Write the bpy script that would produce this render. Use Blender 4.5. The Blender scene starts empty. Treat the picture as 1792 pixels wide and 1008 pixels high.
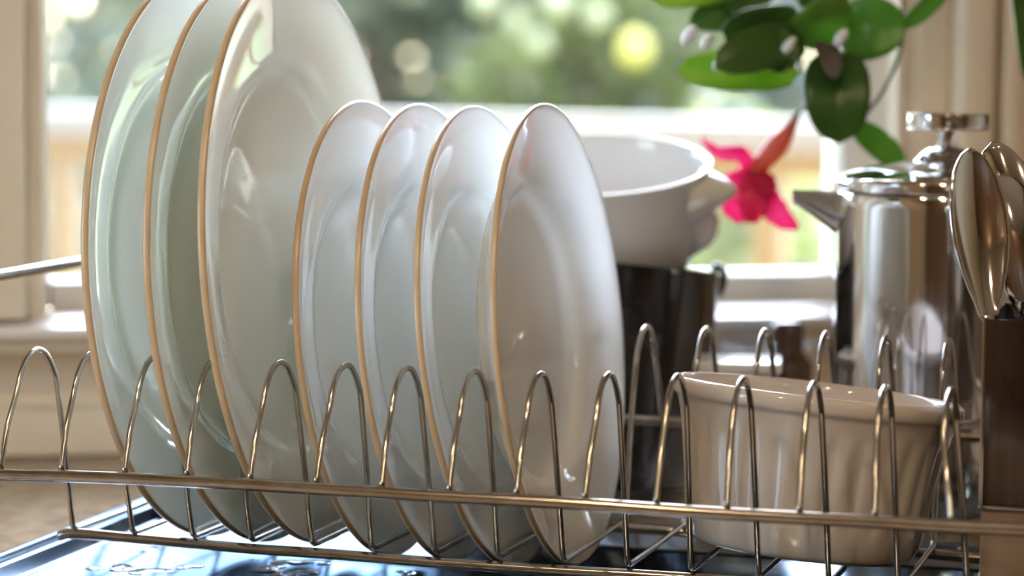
import bpy, bmesh, math, random
from mathutils import Vector, Matrix
random.seed(7)
S = bpy.context.scene
COL = S.collection
PI = math.pi
ZO = 942.0                       # height of the dish rack's lower rail above the floor, mm

# ------------------------------------------------------------------ camera
# all layout numbers are millimetres in the dish rack's own frame: X along the rack, Y away from
# the viewer, Z up from the lower rail; V() turns them into metres above the floor
def V(x, y, z): return Vector((x * .001, y * .001, (z + ZO) * .001))
F = 4621.81
CC = Vector((570.6385, -1164.8867, 239.5325))
YAW, PITCH, ROLL = .290642, .0922186, .0071711
fw = Vector((-math.sin(YAW) * math.cos(PITCH), math.cos(YAW) * math.cos(PITCH), -math.sin(PITCH)))
r0 = Vector((math.cos(YAW), math.sin(YAW), 0))
u0 = r0.cross(fw)
rt = r0 * math.cos(ROLL) + u0 * math.sin(ROLL)
up = u0 * math.cos(ROLL) - r0 * math.sin(ROLL)
cd = bpy.data.cameras.new('camera')
cam = bpy.data.objects.new('camera', cd)
COL.objects.link(cam)
m3 = Matrix((rt, up, -fw)).transposed()
cam.matrix_world = Matrix.Translation(V(*CC)) @ m3.to_4x4()
cd.sensor_width = 36.0
cd.lens = F * 36.0 / 1792.0
cd.clip_start = .05
cd.clip_end = 200
cd.dof.use_dof = True
cd.dof.focus_distance = 1.225
cd.dof.aperture_fstop = 5.2
S.camera = cam

def ray(x, y): return fw + rt * ((x - 896) / F) - up * ((y - 504) / F)
def atY(x, y, Y):
    d = ray(x, y); return CC + d * ((Y - CC.y) / d.y)
def atZ(x, y, Z):
    d = ray(x, y); return CC + d * ((Z - CC.z) / d.z)
def atD(x, y, D): return CC + ray(x, y) * D
def M(p): return V(p[0], p[1], p[2])

# ------------------------------------------------------------------ world, sun, exposure
w = bpy.data.worlds.new('world'); S.world = w; w.use_nodes = True
nt = w.node_tree; nt.nodes.clear()
wo = nt.nodes.new('ShaderNodeOutputWorld'); bg = nt.nodes.new('ShaderNodeBackground')
sk = nt.nodes.new('ShaderNodeTexSky'); sk.sky_type = 'NISHITA'; sk.sun_disc = False
SUN_EL, SUN_AZ = math.radians(56), math.radians(18)      # azimuth: clockwise from straight behind the window
sk.sun_elevation = SUN_EL
sk.air_density = 1.0; sk.dust_density = 2.0; sk.ozone_density = 1.0
bg.inputs['Strength'].default_value = .75
nt.links.new(sk.outputs[0], bg.inputs[0]); nt.links.new(bg.outputs[0], wo.inputs[0])
sd = bpy.data.lights.new('sun', 'SUN'); sd.energy = 1.7; sd.angle = .009; sd.color = (1, .93, .8)
sun = bpy.data.objects.new('sun', sd); COL.objects.link(sun)
TH = .505                                                # the window wall's turn against the rack
_a = TH + PI / 2 - SUN_AZ
sdir = Vector((math.cos(_a) * math.cos(SUN_EL), math.sin(_a) * math.cos(SUN_EL), math.sin(SUN_EL)))
sun.rotation_euler = sdir.to_track_quat('Z', 'Y').to_euler()
sun.location = (0, 3, 6)
sk.sun_rotation = PI / 2 - _a
S.view_settings.view_transform = 'Standard'; S.view_settings.look = 'None'
S.view_settings.gamma = 1; S.view_settings.use_curve_mapping = False
S.view_settings.exposure = 2.2
S.cycles.max_bounces = 14; S.cycles.transparent_max_bounces = 16
S.cycles.diffuse_bounces = 9; S.cycles.glossy_bounces = 6
S.cycles.sample_clamp_indirect = 6.0
S.cycles.caustics_reflective = False; S.cycles.caustics_refractive = False

# ------------------------------------------------------------------ materials
def mat(name, col, rough=.5, metal=0., **k):
    m = bpy.data.materials.new(name); m.use_nodes = True
    b = m.node_tree.nodes['Principled BSDF']
    b.inputs['Base Color'].default_value = (*col, 1)
    b.inputs['Roughness'].default_value = rough; b.inputs['Metallic'].default_value = metal
    for n, v in k.items(): b.inputs[n.replace('_', ' ')].default_value = v
    return m
def noisy(m, c2, scale=20, detail=5, lo=.35, hi=.65, bump=0., stretch=None, rough_var=0):
    t = m.node_tree; b = t.nodes['Principled BSDF']
    tc = t.nodes.new('ShaderNodeTexCoord'); mp = t.nodes.new('ShaderNodeMapping')
    if stretch: mp.inputs['Scale'].default_value = stretch
    nz = t.nodes.new('ShaderNodeTexNoise'); nz.inputs['Scale'].default_value = scale; nz.inputs['Detail'].default_value = detail
    cr = t.nodes.new('ShaderNodeValToRGB')
    cr.color_ramp.elements[0].position = lo; cr.color_ramp.elements[1].position = hi
    cr.color_ramp.elements[0].color = b.inputs['Base Color'].default_value; cr.color_ramp.elements[1].color = (*c2, 1)
    t.links.new(tc.outputs['Object'], mp.inputs[0]); t.links.new(mp.outputs[0], nz.inputs[0])
    t.links.new(nz.outputs[0], cr.inputs[0]); t.links.new(cr.outputs[0], b.inputs['Base Color'])
    if bump:
        bp = t.nodes.new('ShaderNodeBump'); bp.inputs['Strength'].default_value = bump; bp.inputs['Distance'].default_value = .001
        t.links.new(nz.outputs[0], bp.inputs['Height']); t.links.new(bp.outputs[0], b.inputs['Normal'])
    return m
def leafmat(name, c1, c2, trans=.5, gloss=.3, scale=40):
    m = bpy.data.materials.new(name); m.use_nodes = True; t = m.node_tree
    b = t.nodes['Principled BSDF']; out = t.nodes['Material Output']
    tc = t.nodes.new('ShaderNodeTexCoord'); nz = t.nodes.new('ShaderNodeTexNoise'); nz.inputs['Scale'].default_value = scale
    cr = t.nodes.new('ShaderNodeValToRGB'); cr.color_ramp.elements[0].position = .35; cr.color_ramp.elements[1].position = .65
    cr.color_ramp.elements[0].color = (*c1, 1); cr.color_ramp.elements[1].color = (*c2, 1)
    t.links.new(tc.outputs['Object'], nz.inputs[0]); t.links.new(nz.outputs[0], cr.inputs[0])
    tr = t.nodes.new('ShaderNodeBsdfTranslucent'); mx = t.nodes.new('ShaderNodeMixShader'); mx.inputs[0].default_value = trans
    t.links.new(cr.outputs[0], b.inputs['Base Color']); t.links.new(cr.outputs[0], tr.inputs['Color'])
    b.inputs['Roughness'].default_value = gloss
    t.links.new(b.outputs[0], mx.inputs[1]); t.links.new(tr.outputs[0], mx.inputs[2]); t.links.new(mx.outputs[0], out.inputs[0])
    return m

M_glaze = mat('white_glaze', (.85, .885, .885), .05)
M_glaze_green = mat('white_glaze_green_reflection', (.83, .88, .85), .05)  # white glaze with the garden's green reflection put into its colour
M_glaze_yellow = mat('white_glaze_yellow_reflection', (.86, .87, .80), .05)  # white glaze with a yellowish reflection put into its colour
for _m, _c in ((M_glaze, (1, 1, 1)), (M_glaze_green, (.93, 1, .97)), (M_glaze_yellow, (1, 1, .92))):       # thin porcelain lets light through
    _b = _m.node_tree.nodes['Principled BSDF']; _b.inputs['Subsurface Weight'].default_value = 1
    _b.inputs['Subsurface Radius'].default_value = _c; _b.inputs['Subsurface Scale'].default_value = .012
M_rim = noisy(mat('tan_bare_rim', (.60, .46, .29), .28), (.66, .52, .35), 60)
M_wire = noisy(mat('rack_wire_steel', (.52, .49, .45), .16, 1), (.42, .38, .33), 90, 3)
M_chrome = mat('polished_steel', (.74, .73, .72), .07, 1)
M_tray = noisy(mat('tray_steel', (.27, .31, .36), .13, 1), (.21, .25, .30), 9, 3, bump=.012, stretch=(1, 3, 1))
M_tray.node_tree.nodes['Principled BSDF'].inputs['Specular Tint'].default_value = (.27, .33, .40, 1)
M_black = noisy(mat('black_glaze', (.012, .011, .011), .12), (.02, .016, .014), 30)
M_ram = mat('white_ramekin_glaze', (.68, .63, .585), .07)
M_bowl = mat('white_bowl_glaze', (.80, .80, .81), .06)
M_caddy = noisy(mat('dark_brushed_steel', (.13, .105, .09), .2, 1), (.10, .08, .07), 60, 3, stretch=(8, 8, .4))
M_caddybase = noisy(mat('base_warm_reflection', (.30, .2, .125), .35), (.22, .14, .08), 35, 6, stretch=(1, 1, 6))  # brown streaks stand in for the warm room mirrored in the steel
M_paint = noisy(mat('cream_wall_paint', (.80, .69, .54), .5), (.77, .66, .51), 8)
M_trim = noisy(mat('cream_gloss_trim', (.82, .72, .57), .32), (.79, .69, .54), 10)
M_sash = noisy(mat('white_sash_paint', (.80, .79, .76), .3), (.77, .75, .72), 10)
M_granite = noisy(mat('tan_granite', (.74, .63, .50), .14), (.44, .36, .30), 70, 8, .4, .68)
M_room = noisy(mat('warm_room_paint', (.52, .44, .34), .6), (.48, .4, .3), 3)
M_wood = noisy(mat('brown_cabinet_wood', (.16, .095, .055), .35), (.11, .06, .035), 6, 6, stretch=(1, 1, 8))
M_ceil = mat('white_ceiling_paint', (.78, .74, .68), .7)
M_floor = noisy(mat('brown_floor_boards', (.22, .145, .09), .35), (.16, .1, .06), 5, 5, stretch=(1, 9, 1))
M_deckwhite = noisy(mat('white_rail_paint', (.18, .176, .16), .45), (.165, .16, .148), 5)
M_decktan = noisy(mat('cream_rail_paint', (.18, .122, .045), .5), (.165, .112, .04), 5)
M_deck = noisy(mat('deck_boards', (.45, .36, .27), .6), (.36, .28, .2), 5, stretch=(1, 10, 1))
M_lawn = noisy(mat('lawn', (.085, .135, .04), .9), (.13, .165, .06), 1.5, 6)
M_brown = noisy(mat('dark_brown_glaze', (.05, .03, .018), .2), (.10, .055, .03), 40)
M_paleblue = mat('pale_blue_white_glaze', (.66, .69, .74), .15)
M_tub = mat('white_tub_plastic', (.82, .83, .84), .18)
M_water = mat('water', (1, 1, 1), .0, 0, IOR=1.33, Transmission_Weight=1.0)
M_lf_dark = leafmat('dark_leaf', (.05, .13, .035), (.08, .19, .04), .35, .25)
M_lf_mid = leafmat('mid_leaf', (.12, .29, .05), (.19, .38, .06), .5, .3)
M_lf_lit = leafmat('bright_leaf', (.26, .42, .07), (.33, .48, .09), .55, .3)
M_stem = mat('green_brown_stem', (.18, .17, .09), .5)
M_budb = mat('brown_bud', (.09, .075, .06), .5)
M_leafglint = mat('pale_leaf_glint', (.78, .82, .86), .2)
M_pet = leafmat('pink_petal', (.92, .06, .34), (.95, .16, .46), .5, .4, 60)
M_petdeep = leafmat('deep_pink_petal', (.86, .02, .18), (.9, .06, .28), .45, .4, 60)
M_tube = leafmat('red_flower_tube', (.75, .18, .13), (.82, .26, .18), .4, .35, 50)
M_pot = noisy(mat('terracotta', (.42, .18, .09), .7), (.36, .15, .08), 20)
M_lampw = mat('lamp_white', (.8, .8, .78), .4)

def glass_pane():
    m = bpy.data.materials.new('window_glass'); m.use_nodes = True; t = m.node_tree; t.nodes.clear()
    o = t.nodes.new('ShaderNodeOutputMaterial'); a = t.nodes.new('ShaderNodeBsdfTransparent'); g = t.nodes.new('ShaderNodeBsdfGlossy')
    a.inputs[0].default_value = (.97, .98, .97, 1); g.inputs['Roughness'].default_value = .01
    f = t.nodes.new('ShaderNodeFresnel'); f.inputs[0].default_value = 1.45; x = t.nodes.new('ShaderNodeMixShader')
    t.links.new(f.outputs[0], x.inputs[0]); t.links.new(a.outputs[0], x.inputs[1]); t.links.new(g.outputs[0], x.inputs[2]); t.links.new(x.outputs[0], o.inputs[0])
    return m
M_glass = glass_pane()
def emit(name, col, s):
    m = bpy.data.materials.new(name); m.use_nodes = True; t = m.node_tree; t.nodes.clear()
    o = t.nodes.new('ShaderNodeOutputMaterial'); e = t.nodes.new('ShaderNodeEmission')
    e.inputs[0].default_value = (*col, 1); e.inputs[1].default_value = s; t.links.new(e.outputs[0], o.inputs[0]); return m
M_bulb = emit('warm_lamp', (1, .76, .48), 165)

# ------------------------------------------------------------------ mesh helpers
def link(name, bm, m, parent=None, smooth=True, kind=None):
    me = bpy.data.meshes.new(name); bm.normal_update(); bm.to_mesh(me); bm.free()
    if smooth:
        for p in me.polygons: p.use_smooth = True
    if isinstance(m, (list, tuple)):
        for x in m: me.materials.append(x)
    else: me.materials.append(m)
    o = bpy.data.objects.new(name, me); COL.objects.link(o)
    if parent is not None: o.parent = parent
    if kind: o['kind'] = kind
    return o
def tag(o, label, cat, group=None):
    o['label'] = label; o['category'] = cat
    if group: o['group'] = group
    return o
def empty(name, loc=(0, 0, 0), label=None, cat=None, group=None, rot=None):
    o = bpy.data.objects.new(name, None); COL.objects.link(o); o.location = loc; o.empty_display_size = .02
    if rot is not None: o.rotation_euler = rot
    if label: tag(o, label, cat, group)
    return o
def hard(o, ang=35):
    """flat look across sharp edges"""
    me = o.data
    bm = bmesh.new(); bm.from_mesh(me)
    for e in bm.edges:
        if len(e.link_faces) == 2 and e.calc_face_angle(0) > math.radians(ang): e.smooth = False
    bm.to_mesh(me); bm.free(); return o
def tube(bm, pts, r, n=10, caps=True, radii=None):
    pts = [Vector(p) for p in pts]; rings = []; prev = None
    for i, p in enumerate(pts):
        t = (pts[min(i + 1, len(pts) - 1)] - pts[max(i - 1, 0)]).normalized()
        if prev is None:
            a = t.orthogonal().normalized()
        else:
            a = (prev - t * prev.dot(t)).normalized()
        prev = a; b = t.cross(a); rr = radii[i] if radii else r
        rings.append([bm.verts.new(p + (a * math.cos(2 * PI * k / n) + b * math.sin(2 * PI * k / n)) * rr) for k in range(n)])
    for q, s in zip(rings, rings[1:]):
        for k in range(n): bm.faces.new((q[k], q[(k + 1) % n], s[(k + 1) % n], s[k]))
    if caps:
        bm.faces.new(rings[0][::-1]); bm.faces.new(rings[-1])
    return bm
def lathe(bm, prof, n=64, fn=None, close_ends=True, T=None):
    """prof: (radius, height) list, revolved about Z"""
    rings = []
    for (r, z) in prof:
        if r < 1e-7:
            v = Vector((0, 0, z)); rings.append([bm.verts.new(T @ v if T else v)]); continue
        ring = []
        for k in range(n):
            a = 2 * PI * k / n; rr, zz = (fn(r, z, a) if fn else (r, z))
            v = Vector((rr * math.cos(a), rr * math.sin(a), zz)); ring.append(bm.verts.new(T @ v if T else v))
        rings.append(ring)
    for q, s in zip(rings, rings[1:]):
        if len(q) == 1 and len(s) == 1: continue
        for k in range(n):
            k2 = (k + 1) % n
            if len(q) == 1: bm.faces.new((q[0], s[k2], s[k]))
            elif len(s) == 1: bm.faces.new((q[k], q[k2], s[0]))
            else: bm.faces.new((q[k], q[k2], s[k2], s[k]))
    return bm
def smoothpath(pts, sub=6):
    """Catmull-Rom through the points"""
    P = [Vector(p) for p in pts]; out = []
    for i in range(len(P) - 1):
        p0, p1, p2, p3 = P[max(i - 1, 0)], P[i], P[i + 1], P[min(i + 2, len(P) - 1)]
        for k in range(sub):
            t = k / sub
            out.append(.5 * ((2 * p1) + (p2 - p0) * t + (2 * p0 - 5 * p1 + 4 * p2 - p3) * t * t + (3 * p1 - p0 - 3 * p2 + p3) * t ** 3))
    out.append(P[-1]); return out
def profsmooth(prof, sub=4):
    return [(max(p.x, 0), p.y) for p in smoothpath([Vector((a, b, 0)) for a, b in prof], sub)]
def box(bm, x0, x1, y0, y1, z0, z1, T=None, bev=0.):
    vs = [Vector((x, y, z)) for x in (x0, x1) for y in (y0, y1) for z in (z0, z1)]
    v = [bm.verts.new(T @ q if T else q) for q in vs]
    fs = [bm.faces.new([v[i] for i in f]) for f in ((0, 1, 3, 2), (4, 6, 7, 5), (0, 4, 5, 1), (2, 3, 7, 6), (0, 2, 6, 4), (1, 5, 7, 3))]
    if bev:
        es = list({e for f in fs for e in f.edges})
        bmesh.ops.bevel(bm, geom=es, offset=bev, segments=2, affect='EDGES', profile=.6)
    return bm
def boxobj(name, x0, x1, y0, y1, z0, z1, m, parent=None, T=None, bev=0., kind=None):
    bm = bmesh.new(); box(bm, x0, x1, y0, y1, z0, z1, T, bev)
    bmesh.ops.recalc_face_normals(bm, faces=bm.faces)
    o = link(name, bm, m, parent, smooth=bool(bev), kind=kind)
    return hard(o, 50) if bev else o

# ------------------------------------------------------------------ room shell
# wall frame: u along the window wall to the right, v out through the window, h height; metres
WL = V(-180.7, 342.3, -22)
TW = Matrix.Translation(Vector((WL.x, WL.y, 0))) @ Matrix.Rotation(TH, 4, 'Z')
def W(u, v, h): return TW @ Vector((u, v, h))
CT = .92                                           # countertop height
def hz(z): return (z + ZO) * .001                  # rack height -> height above the floor
RU0, RU1, RV0, CEIL = -1.75, 2.35, -3.3, 2.45
# window opening
WU0, WU1, WH0, WH1 = -.018, .566, hz(60), hz(760)
bm = bmesh.new()
for (a, b, c, d) in ((RU0, WU0, 0, CEIL), (WU1, .86, 0, CEIL), (WU0, WU1, 0, WH0), (WU0, WU1, WH1, CEIL),
                     (.86, 2.2, 0, hz(60)), (.86, 2.2, hz(900), CEIL), (2.2, RU1, 0, CEIL)):
    box(bm, a, b, 0, .14, c, d, TW)
link('wall_back', bm, M_paint, smooth=False, kind='structure')
boxobj('wall_front', RU0, RU1, RV0 - .1, RV0, 0, CEIL, M_room, None, TW, kind='structure')
bm = bmesh.new()
for (a, b, c, d) in ((RV0 - .1, -1.21, 0, CEIL), (-.3, .14, 0, CEIL), (-1.21, -.3, 0, .95), (-1.21, -.3, 2.15, CEIL)): box(bm, RU0 - .1, RU0, a, b, c, d, TW)
link('wall_left', bm, M_room, smooth=False, kind='structure')
boxobj('wall_right', RU1, RU1 + .1, RV0 - .1, .14, 0, CEIL, M_room, None, TW, kind='structure')
boxobj('floor', RU0 - .1, RU1 + .1, RV0 - .1, .14, -.1, 0, M_floor, None, TW, kind='structure')
boxobj('ceiling', RU0 - .1, RU1 + .1, RV0 - .1, .14, CEIL, CEIL + .1, M_ceil, None, TW, kind='structure')
boxobj('trim_9', RU0 - .3, RU1 + .3, .14, .80, 2.25, 2.35, M_ceil, None, TW, kind='structure')    # unseen roof overhang, added to keep the sun out of the window

bm = bmesh.new()                                     # unseen house bulk, added to block sky light from railing and garden
box(bm, -5, 5.5, -5.0, .14, CEIL + .11, 6.0, TW); box(bm, -5, RU0 - .9, 0, .14, -.6, CEIL + .1, TW); box(bm, RU1 + .12, 5.5, 0, .14, -.6, CEIL + .1, TW)
link('wall_skyblock', bm, M_decktan, smooth=False, kind='structure')
# window_1: sash, pane, stops
win = empty('window_1', W(.27, .05, WH0)); win['kind'] = 'structure'
win.rotation_euler = (0, 0, TH)
TI = win.matrix_basis.inverted()
def wpart(name, u0, u1, v0, v1, h0, h1, m, bev=.004):
    return boxobj(name, u0, u1, v0, v1, h0, h1, m, win, TI @ TW, bev)
win_h0 = hz(72)
wpart('jamb', WU0, WU0 + .012, .0, .14, WH0, WH1, M_trim)
wpart('jamb', WU1 - .008, WU1, .0, .14, WH0, WH1, M_trim)
wpart('stile', WU0 + .004, -.002, .045, .085, hz(64), WH1, M_sash)
wpart('stile', .536, WU1 - .004, .045, .085, hz(64), WH1, M_sash)
wpart('bottom_rail', -.002, .536, .045, .085, hz(64), hz(84), M_sash)
wpart('top_rail', -.002, .536, .045, .085, WH1 - .04, WH1, M_sash)
wpart('pane', -.002, .536, .062, .066, hz(84), WH1 - .04, M_glass, 0)
wpart('sill', WU0, WU1, -.004, .045, hz(56), hz(66), M_sash)
# added window farther right, out of view, to light the plate faces
win2 = empty('window_fill_right', W(1.45, .05, hz(60))); win2['kind'] = 'structure'; win2.rotation_euler = (0, 0, TH)
TI2 = win2.matrix_basis.inverted() @ TW
for nm, a, b, c, d in (('stile', .86, .91, hz(60), hz(900)), ('stile', 2.15, 2.2, hz(60), hz(900)),
                       ('bottom_rail', .91, 2.15, hz(60), hz(105)), ('top_rail', .91, 2.15, hz(855), hz(900))):
    boxobj(nm, a, b, .045, .085, c, d, M_sash, win2, TI2, .004)
boxobj('pane', .91, 2.15, .062, .066, hz(105), hz(855), M_glass, win2, TI2)
# added window in the left wall, out of view, for cool fill light
lw = empty('window_fill_left', W(RU0 - .05, -.75, .95)); lw['kind'] = 'structure'; lw.rotation_euler = (0, 0, TH)
TG = lw.matrix_basis.inverted() @ TW
for nm, a, b, c, d in (('stile', -1.21, -1.14, .95, 2.15), ('stile', -.37, -.3, .95, 2.15),
                       ('bottom_rail', -1.14, -.37, .95, 1.02), ('top_rail', -1.14, -.37, 2.08, 2.15)):
    boxobj(nm, RU0 - .07, RU0 - .03, a, b, c, d, M_sash, lw, TG, .004)
for a, b in ((-1.14, -.37),): boxobj('pane', RU0 - .052, RU0 - .048, a, b, 1.02, 2.08, M_glass, lw, TG)
# interior trims round the window
def trim(n, u0, u1, v0, v1, h0, h1, m=M_trim, bev=.004): return boxobj('trim_%d' % n, u0, u1, v0, v1, h0, h1, m, None, TW, bev, 'structure')
trim(1, -.20, -.019, -.022, .0, hz(66), hz(800))           # left casing
trim(2, .570, .5935, -.006, .0, hz(66), hz(800))           # right casing, inner step
trim(3, .5945, .617, -.028, .0, hz(66), hz(800))           # right casing, moulding
trim(4, .6235, .6355, -.028, .0, hz(66), hz(800))          # right casing, outer bead
trim(5, -.26, .70, -.045, .0, hz(56.5), hz(64), M_sash)    # stool
trim(6, -.25, .69, -.030, .0, hz(46), hz(56))      # apron
trim(7, -.25, .84, -.012, .0, hz(11), hz(14))              # bead on the splashback
trim(8, RU0, RU1, -.010, .0, CT, hz(11), M_trim)           # splashback board

# countertop
co = boxobj('countertop', RU0 + .003, RU1 - .003, -1.02, -.0105, CT - .035, CT, M_granite, None, TW, .004)
tag(co, 'speckled tan granite countertop under the window', 'countertop')
for k in range(4):
    u0 = RU0 + k * 1.02
    cb = empty('base_cabinet', W(u0 + .51, -.98, 0), ['wooden base cabinet at the left end below the granite', 'wooden base cabinet below the drying plates', 'wooden base cabinet below the coffee press', 'wooden base cabinet at the right end below the granite'][k], 'cabinet', 'base cabinets under the counter', (0, 0, TH))
    Ti = cb.matrix_basis.inverted() @ TW
    boxobj('body', u0 + .005, u0 + 1.015, -.96, -.012, .0, CT - .035, M_wood, cb, Ti, .003)
    boxobj('door', u0 + .015, u0 + .505, -.98, -.96, .08, CT - .06, M_wood, cb, Ti, .003)
    boxobj('door', u0 + .515, u0 + 1.005, -.98, -.96, .08, CT - .06, M_wood, cb, Ti, .003)
# tall cabinet wall behind the viewer, seen in the reflections
for k in range(4):
    u0 = RU0 + .05 + k * 1.0
    cb = empty('tall_cabinet', W(u0 + .5, RV0 + .3, 0), ['brown tall cabinet on the far left behind the viewer', 'brown tall cabinet left of centre behind the viewer', 'brown tall cabinet right of centre behind the viewer', 'brown tall cabinet on the far right behind the viewer'][k], 'cabinet', 'tall cabinets behind the viewer', (0, 0, TH))
    Ti = cb.matrix_basis.inverted() @ TW
    boxobj('body', u0 + .005, u0 + .995, RV0 + .01, RV0 + .42, .0, 2.1, M_wood, cb, Ti, .003)
    boxobj('door', u0 + .01, u0 + .495, RV0 + .42, RV0 + .44, .1, 2.05, M_wood, cb, Ti, .003)
    boxobj('door', u0 + .505, u0 + .99, RV0 + .42, RV0 + .44, .1, 2.05, M_wood, cb, Ti, .003)
# ceiling lamps
LP = [(-.9, -1.6), (-.2, -1.7), (-.5, -2.6), (.9, -2.6)]
for i, (a, b) in enumerate(LP):
    e = empty('ceiling_light', W(a, b, CEIL), 'warm downlight', 'ceiling light', 'warm ceiling downlights')
    e['label'] = ['warm downlight in the ceiling nearest the left wall', 'warm downlight in the ceiling above the left of the worktop', 'warm downlight in the ceiling by the tall cabinets, left one', 'warm downlight in the ceiling by the tall cabinets, right one'][i]
    b1 = bmesh.new(); lathe(b1, [(.03, -.001), (.05, -.001), (.05, -.012), (.04, -.016), (.034, -.012), (.03, -.001)], 28); link('housing', b1, M_lampw, e)
    b1 = bmesh.new(); lathe(b1, [(0, -.013), (.02, -.012), (.033, -.008)], 24); link('bulb', b1, M_bulb, e)

# ------------------------------------------------------------------ outside
boxobj('lawn', -45, 45, .3, 70, -.9, -.6, M_lawn, None, Matrix.Rotation(TH, 4, 'Z'), kind='structure')
# deck railing 4 m beyond the window
pa, pb = atZ(100, 190, 120), atZ(1350, 214, 120)
RD = (pb - pa).normalized(); RN = Vector((-RD.y, RD.x, 0))
ra = math.atan2(RD.y, RD.x); pxr = (pb - pa).length / 1250 * .001
DT = Matrix.Translation(V(pa.x, pa.y, 120)) @ Matrix.Rotation(ra, 4, 'Z')
rail = empty('deck_railing', DT.translation - Vector((0, 0, 1.0)), 'cream deck railing with a white top rail beyond the window', 'railing', None, (0, 0, ra))
TR = rail.matrix_basis.inverted() @ DT
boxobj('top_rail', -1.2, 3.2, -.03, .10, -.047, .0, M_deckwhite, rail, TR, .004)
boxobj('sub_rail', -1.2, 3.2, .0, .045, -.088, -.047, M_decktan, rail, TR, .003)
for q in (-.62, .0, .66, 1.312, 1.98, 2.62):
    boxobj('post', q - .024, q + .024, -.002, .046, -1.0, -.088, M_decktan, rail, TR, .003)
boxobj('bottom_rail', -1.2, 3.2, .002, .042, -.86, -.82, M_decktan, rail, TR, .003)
deck = boxobj('deck', -6, 6, .16, 4.3, -.22, -.12, M_deck, None, TW, kind='structure')

def bush(name, label, cat, centre, rad, n, leaf, mats, seed, trunk=True, group=None, cols=None):
    """a shrub or tree: leaf blades scattered through a lumpy crown (one foliage mesh) and a trunk"""
    rnd = random.Random(seed)
    base = Vector((centre[0], centre[1], -.6)); cz = centre[2]
    e = empty(name, base, label, cat, group)
    lumps = [(Vector((rnd.uniform(-.65, .65) * rad[0], rnd.uniform(-.65, .65) * rad[1], cz + .6 + rnd.uniform(-.7, .7) * rad[2])), rnd.uniform(.35, .6)) for _ in range(14)]
    bm = bmesh.new()
    for i in range(n):
        c, k = rnd.choice(lumps)
        d = Vector((rnd.gauss(0, 1), rnd.gauss(0, 1), rnd.gauss(0, 1))).normalized() * rnd.uniform(.65, 1.02)
        p = c + Vector((d.x * rad[0] * k, d.y * rad[1] * k, d.z * rad[2] * k))
        if p.z < .03: continue
        a = Vector((rnd.gauss(0, 1), rnd.gauss(0, 1), rnd.gauss(0, .6))).normalized(); b = a.orthogonal().normalized()
        b = (b * math.cos(i) + a.cross(b) * math.sin(i)); s = leaf * rnd.uniform(.7, 1.35)
        v = [bm.verts.new(p + a * s * .62), bm.verts.new(p + b * s * .3), bm.verts.new(p - a * s * .62), bm.verts.new(p - b * s * .3)]
        f = bm.faces.new(v); f.material_index = 0 if rnd.random() < .6 else 1
    o = link('foliage', bm, mats, e, smooth=False); o['kind'] = 'stuff'
    if trunk:
        b1 = bmesh.new(); tube(b1, [(0, 0, 0), (.05, .02, (cz + .6) * .5), (0, .05, cz + .6)], .1, 10, True, [.14, .1, .05]); link('trunk', b1, M_trunk, e)
    return e
M_trunk = noisy(mat('bark', (.16, .11, .07), .9), (.1, .07, .05), 9)
H1 = leafmat('hedge_teal', (0.162, 0.204, 0.191), (0.212, 0.255, 0.238), .4, .5, 2); H2 = leafmat('hedge_olive', (0.212, 0.225, 0.128), (0.272, 0.281, 0.17), .5, .5, 2)  # paled, greyed leaf colours put the garden haze into the foliage
H3 = leafmat('hedge_grey', (0.264, 0.281, 0.23), (0.323, 0.332, 0.272), .45, .5, 2); H4 = leafmat('hedge_lime', (0.17, 0.23, 0.043), (0.221, 0.272, 0.068), .55, .5, 2)
H5 = leafmat('hedge_yellow', (0.212, 0.212, 0.111), (0.255, 0.246, 0.136), .55, .5, 2); H6 = leafmat('hedge_deep', (0.128, 0.153, 0.111), (0.17, 0.196, 0.136), .35, .5, 2)
def gp(px, D, h): 
    p = atD(px, 400, D * 1000); q = M(p); return (q.x, q.y, h)
bush('tree', 'grey green tree behind the railing at the left of the window', 'tree', gp(130, 10, 1.3), (1.3, 1.2, 1.9), 5200, .10, [H1, H6], 1)
bush('tree', 'olive green tree behind the railing beyond the large plates', 'tree', gp(640, 9.5, 1.4), (1.1, 1.1, 1.9), 5200, .09, [H2, H6], 2)
bush('tree', 'deep green tree behind the railing beyond the small plates', 'tree', gp(960, 10.5, .9), (.9, .9, 1.2), 4600, .09, [H6, H2], 3)
yt = bush('tree', 'small yellowish tree with spheres imitating bright glints behind the railing', 'tree', gp(1010, 8.6, 1.05), (.42, .4, .42), 1500, .07, [H5, H4], 11)
M_glint_pale = noisy(mat('pale_glint', (.46, .46, .26), .4), (.42, .42, .22), 30)
M_glint_yellow = noisy(mat('yellow_glint', (.74, .66, .16), .4), (.7, .6, .12), 30)
for (px, py, r) in ((1110, 86, 46), (975, 6, 44), (850, 2, 40), (945, 76, 34), (1045, 28, 36), (1240, 205, 30), (905, 40, 30)):  # spheres added to imitate out-of-focus sun glints among the leaves
    if (px, r) == (1110, 46): mf = M_glint_yellow
    else: mf = M_glint_pale
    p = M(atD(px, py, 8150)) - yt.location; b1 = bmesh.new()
    lathe(b1, [(r * .001 * math.sin(PI * k / 10) * (1 + .0), r * .00118 * -math.cos(PI * k / 10)) for k in range(11)], 16, None, True, Matrix.Translation(p)); link('glint', b1, mf, yt)
bush('tree', 'pale grey green tree behind the railing at the right of the window', 'tree', gp(1330, 10, 1.3), (1.2, 1.1, 1.9), 5200, .10, [H3, H1], 4)
bush('tree', 'yellowish tree farthest from the window', 'tree', gp(1080, 22, 2.4), (2.6, 2.2, 2.8), 6000, .16, [H5, H2], 5)
bush('tree', 'tall pale tree far behind the grey green left tree', 'tree', gp(160, 16, 2.4), (2.4, 2.0, 3.0), 6000, .16, [H3, H2], 6)
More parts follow.
